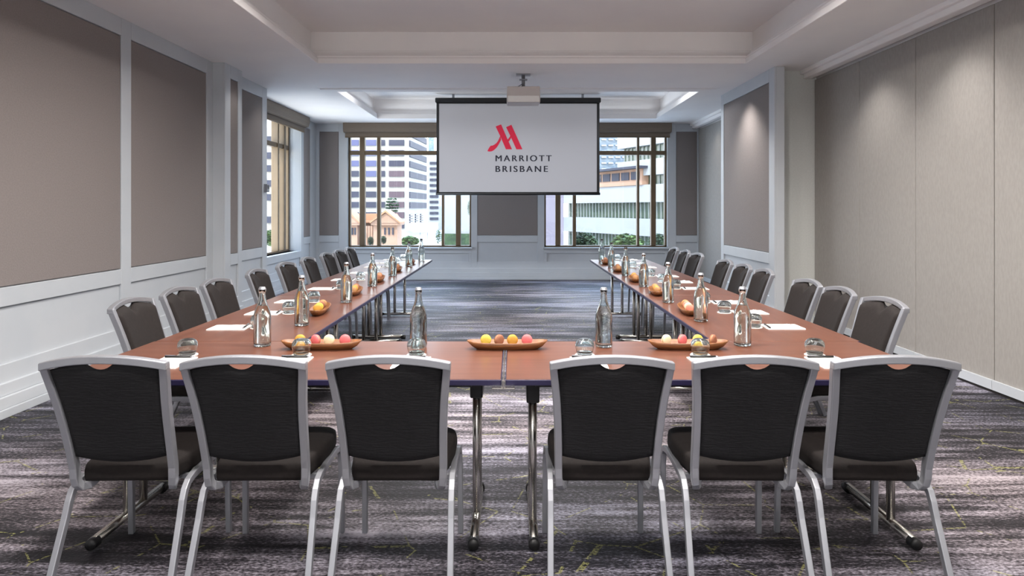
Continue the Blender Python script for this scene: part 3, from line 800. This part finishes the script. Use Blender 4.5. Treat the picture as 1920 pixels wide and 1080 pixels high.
# courthouse with pediments
D = 85
ch = empty('courthouse', (wx(700, D), D, GZ)); O = ch.location
loc_box(MB(), ch, wx(600, D), wx(741, D), D+2.9, D+5, GZ, wz(419, D)).build('wall', M['stone'], ch)
for a, b in ((697, 751), (632, 676)):
    loc_box(MB(), ch, wx(a+3, D), wx(b-6, D), D, D+3, GZ, wz(419, D)).build('portico_wall', M['stone'], ch)
    apex = (wx((a+b)/2+1, D)-O.x, wz(399, D)-O.z)
    MB().prism([(wx(a, D)-O.x, wz(418, D)-O.z), (wx(b, D)-O.x, wz(418, D)-O.z), apex], -3, .6, stand).build('pediment', M['stone'], ch)
    zt_ = apex[1]
    MB().prism([(wx(a-1, D)-O.x, wz(418.5, D)-O.z), (apex[0], zt_+.08), (wx(b+1, D)-O.x, wz(418.5, D)-O.z), (wx(b+1, D)-O.x, wz(416, D)-O.z), (apex[0], zt_+.35), (wx(a-1, D)-O.x, wz(416, D)-O.z)], -3, .9, stand).build('pediment_cornice', M['roofst'], ch)
    loc_box(MB(), ch, wx(a, D), wx(b, D), D-.5, D+3, wz(422, D), wz(418, D)).build('cornice', M['stone'], ch)
loc_box(MB(), ch, wx(600, D), wx(742, D), D+1.5, D+5, wz(418, D), wz(414, D)).build('roof_edge', M['roofst'], ch)
MB().prism([(wx(600, D)-O.x, wz(414, D)-O.z), (wx(740, D)-O.x, wz(414, D)-O.z), (wx(732, D)-O.x, wz(401, D)-O.z), (wx(600, D)-O.x, wz(401, D)-O.z)], -5, -3.2, stand).build('roof', M['roofst'], ch)
for px in (661, 666, 722, 729.5, 737):
    loc_box(MB(), ch, wx(px-1.2, D), wx(px+1.2, D), D-.2, D+.3, wz(440, D), wz(427, D)).build('window', M['bgrey'], ch)
for px in (684, 689, 694, 699):
    mb = MB(); mb.tube([(wx(px, D)-O.x, 1, 0), (wx(px, D)-O.x, 1, wz(424, D)-O.z)], .16, 10); mb.build('column', M['stone'], ch, True)
tag(ch, 'pink sandstone courthouse with pediments seen through the far left window', 'building')
# low white building at the right of the left window, hedge in front
D = 70
lw = empty('low_building', (wx(860, D), D, GZ))
loc_box(MB(), lw, wx(828, D), wx(905, D), D, D+12, GZ, wz(345, D)).build('wall', M['bwhite'], lw)
loc_box(MB(), lw, wx(828, D), wx(905, D), D-.3, D+.1, GZ, wz(438, D)).build('plinth', M['leaf2'], lw)
tag(lw, 'plain bright building wall above a green base, seen under the screen', 'building')
D = 110
aw = empty('street_canopy', (wx(785, D), D, GZ))
loc_box(MB(), aw, wx(762, D), wx(812, D), D, D+8, wz(436, D), wz(419, D)).build('roof', M['bwhite'], aw)
for px in (786, 800): loc_box(MB(), aw, wx(px-.6, D), wx(px+.6, D), D+1, D+1.2, GZ, wz(436, D)).build('post', M['bwhite'], aw)
tag(aw, 'white street canopy on thin posts beside the courthouse', 'canopy')
def tree(px, py, D, rw, rh, label, mt='leaf', layered=False, name='tree', trunk=True):
    r = empty(name, (wx(px, D), D, GZ)); zc = wz(py, D)-GZ; rw = rw*D/1245; rh = rh*D/1245
    mb = MB(); N = 1300
    for k in range(N):
        while True:
            u = Vector((random.uniform(-1, 1), random.uniform(-1, 1), random.uniform(-1, 1)))
            if u.length < 1: break
        if layered and (u.z*3) % 1 > .62: continue
        p = Vector((u.x*rw, u.y*rw, u.z*rh+zc)); s = rw*random.uniform(.10, .2)
        m_ = T(*p) @ Matrix.Rotation(random.uniform(0, 6.3), 4, 'Z') @ Matrix.Rotation(random.uniform(-1, 1), 4, 'X')
        vs = [mb.bm.verts.new(m_ @ Vector(q)) for q in ((-s, 0, 0), (0, -s*.6, 0), (s, 0, 0), (0, s*.6, 0))]
        mb.bm.faces.new(vs)
    mb.build('foliage', M[mt], r)
    if trunk: MB().tube([(0, 0, 0), (rw*.05, 0, zc*.6), (0, 0, zc+rh*.5)], [rw*.09, rw*.06, rw*.02], 8).build('trunk', M['bark'], r, True)
    tag(r, label, 'tree' if name == 'tree' else 'shrub'); return r
tree(735, 386, 105, 13, 17, 'tall layered pine tree standing against the cream office tower', 'leaf2', True)
tree(768, 452, 100, 18, 9, 'round light green tree beside the courthouse corner', 'leaf')
tree(695, 452, 72, 6, 9, 'young palm-like tree before the courthouse portico', 'leaf2')
tree(719, 450, 72, 6, 8, 'small dark tree before the courthouse end pavilion', 'leaf2')
tree(822, 444, 90, 6, 14, 'slim green tree just left of the low bright wall', 'leaf')
tree(880, 390, 60, 4, 14, 'yellow green tree at the right edge of the left far window', 'leaf')
# ribbon-window building seen through the right window
pa = Vector((wx(1057, 75), 75, 0)); pb = Vector((wx(1250, 58), 58, 0)); dv = pb-pa; L0 = dv.length; an = math.atan2(dv.y, dv.x); dv.normalize()
rb = empty('ribbon_window_building', (pa.x, pa.y, GZ), an)
def hh(v): return v+EYE-GZ
LT = L0+14
MB().box(0, LT, .6, 14, 0, hh(2.15)).box(11.2, LT, .6, 14, hh(2.15), hh(12)).build('core_glass', M['greeng'], rb)
for z0, z1, s in ((-5.6, -4.1, 0), (-2.53, -.94, 0), (.58, 2.19, 0), (3.05, 4.5, 10.9), (5.8, 7.5, 10.9), (8.9, 10.4, 10.9)):
    MB().box(s, LT, 0, 1.2, hh(z0), hh(z1)).build('white_band', M['bwhite'], rb)
for z0, z1, s in ((-4.1, -2.53, 0), (-.94, .58, 0), (2.19, 3.05, 10.9), (4.5, 5.8, 10.9)):
    mb = MB(); x = s+.4
    while x < LT: mb.box(x, x+.05, .5, .6, hh(z0), hh(z1)); x += .62
    mb.build('window_bars', M['ribdk'], rb)
tag(rb, 'white building with long ribbon windows seen through the far right window', 'building')
pv = empty('roof_pavilion', (pa.x+dv.x*5, pa.y+dv.y*5, EYE+2.19), an)
MB().box(0, 10.2, -.15, 4, 0, 1.5).build('wall', M['stone'], pv)
for k in range(6): MB().box(.3+k*1.65, 1.6+k*1.65, -.25, -.1, .5, 1.25).build('window', M['bgrey'], pv)
MB().box(-1.0, 10.9, -.9, 4.4, 1.5, 1.72).build('roof', M['bgrey'], pv)
tag(pv, 'small flat-roofed pavilion standing on the white building terrace', 'building')
D = 140
bg = empty('blue_glass_tower', (wx(1135, D), D, GZ))
loc_box(MB(), bg, wx(1100, D), wx(1180, D), D, D+20, GZ, wz(180, D)).build('wall', M['blueg'], bg)
for k in range(9):
    for j in range(6):
        loc_box(MB(), bg, wx(1101+j*13, D), wx(1110+j*13, D), D-.9, D+.1, wz(316-k*11, D), wz(318.5-k*11, D)).build('balcony', M['bwhite'], bg)
tag(bg, 'blue glass tower with small balconies behind the rooftop pavilion', 'building')
D = 45
pk = empty('mauve_building', (wx(1030, D), D, GZ))
loc_box(MB(), pk, wx(960, D), wx(1057, D), D, D+10, GZ, wz(300, D)).build('wall', M['pinkwall'], pk)
loc_box(MB(), pk, wx(960, D), wx(1058, D), D-.2, D+10, wz(300, D), wz(297, D)).build('parapet', M['bwhite'], pk)
tag(pk, 'plain mauve building wall at the left side of the far right window', 'building')
tree(1098, 458, 52, 22, 22, 'green tree by the street at the left of the ribbon windows', 'leaf2')
tree(1176, 460, 48, 30, 22, 'bright green tree under the ribbon windows', 'leaf')
tree(1234, 458, 50, 20, 20, 'dark green tree at the right end of the ribbon windows', 'leaf2')
# building seen through the left side window
D = 50
lb = empty('corner_building', (wx(505, D), D, GZ))
loc_box(MB(), lb, wx(380, D), wx(560, D), D, D+12, GZ, wz(180, D)).build('wall', M['bcream'], lb)
for k, yc in enumerate((262, 292, 316, 344, 370, 412, 440)):
    for px in (400, 440, 482, 507, 530):
        loc_box(MB(), lb, wx(px-6, D), wx(px+6, D), D-.2, D+.1, wz(yc+6, D), wz(yc-6, D)).build('window', M['bgrey'], lb)
tag(lb, 'cream building with small dark windows seen through the left side window', 'building')
tree(508, 446, 40, 14, 16, 'bright green bush at the foot of the left side window view', 'leaf', name='shrub', trunk=False)
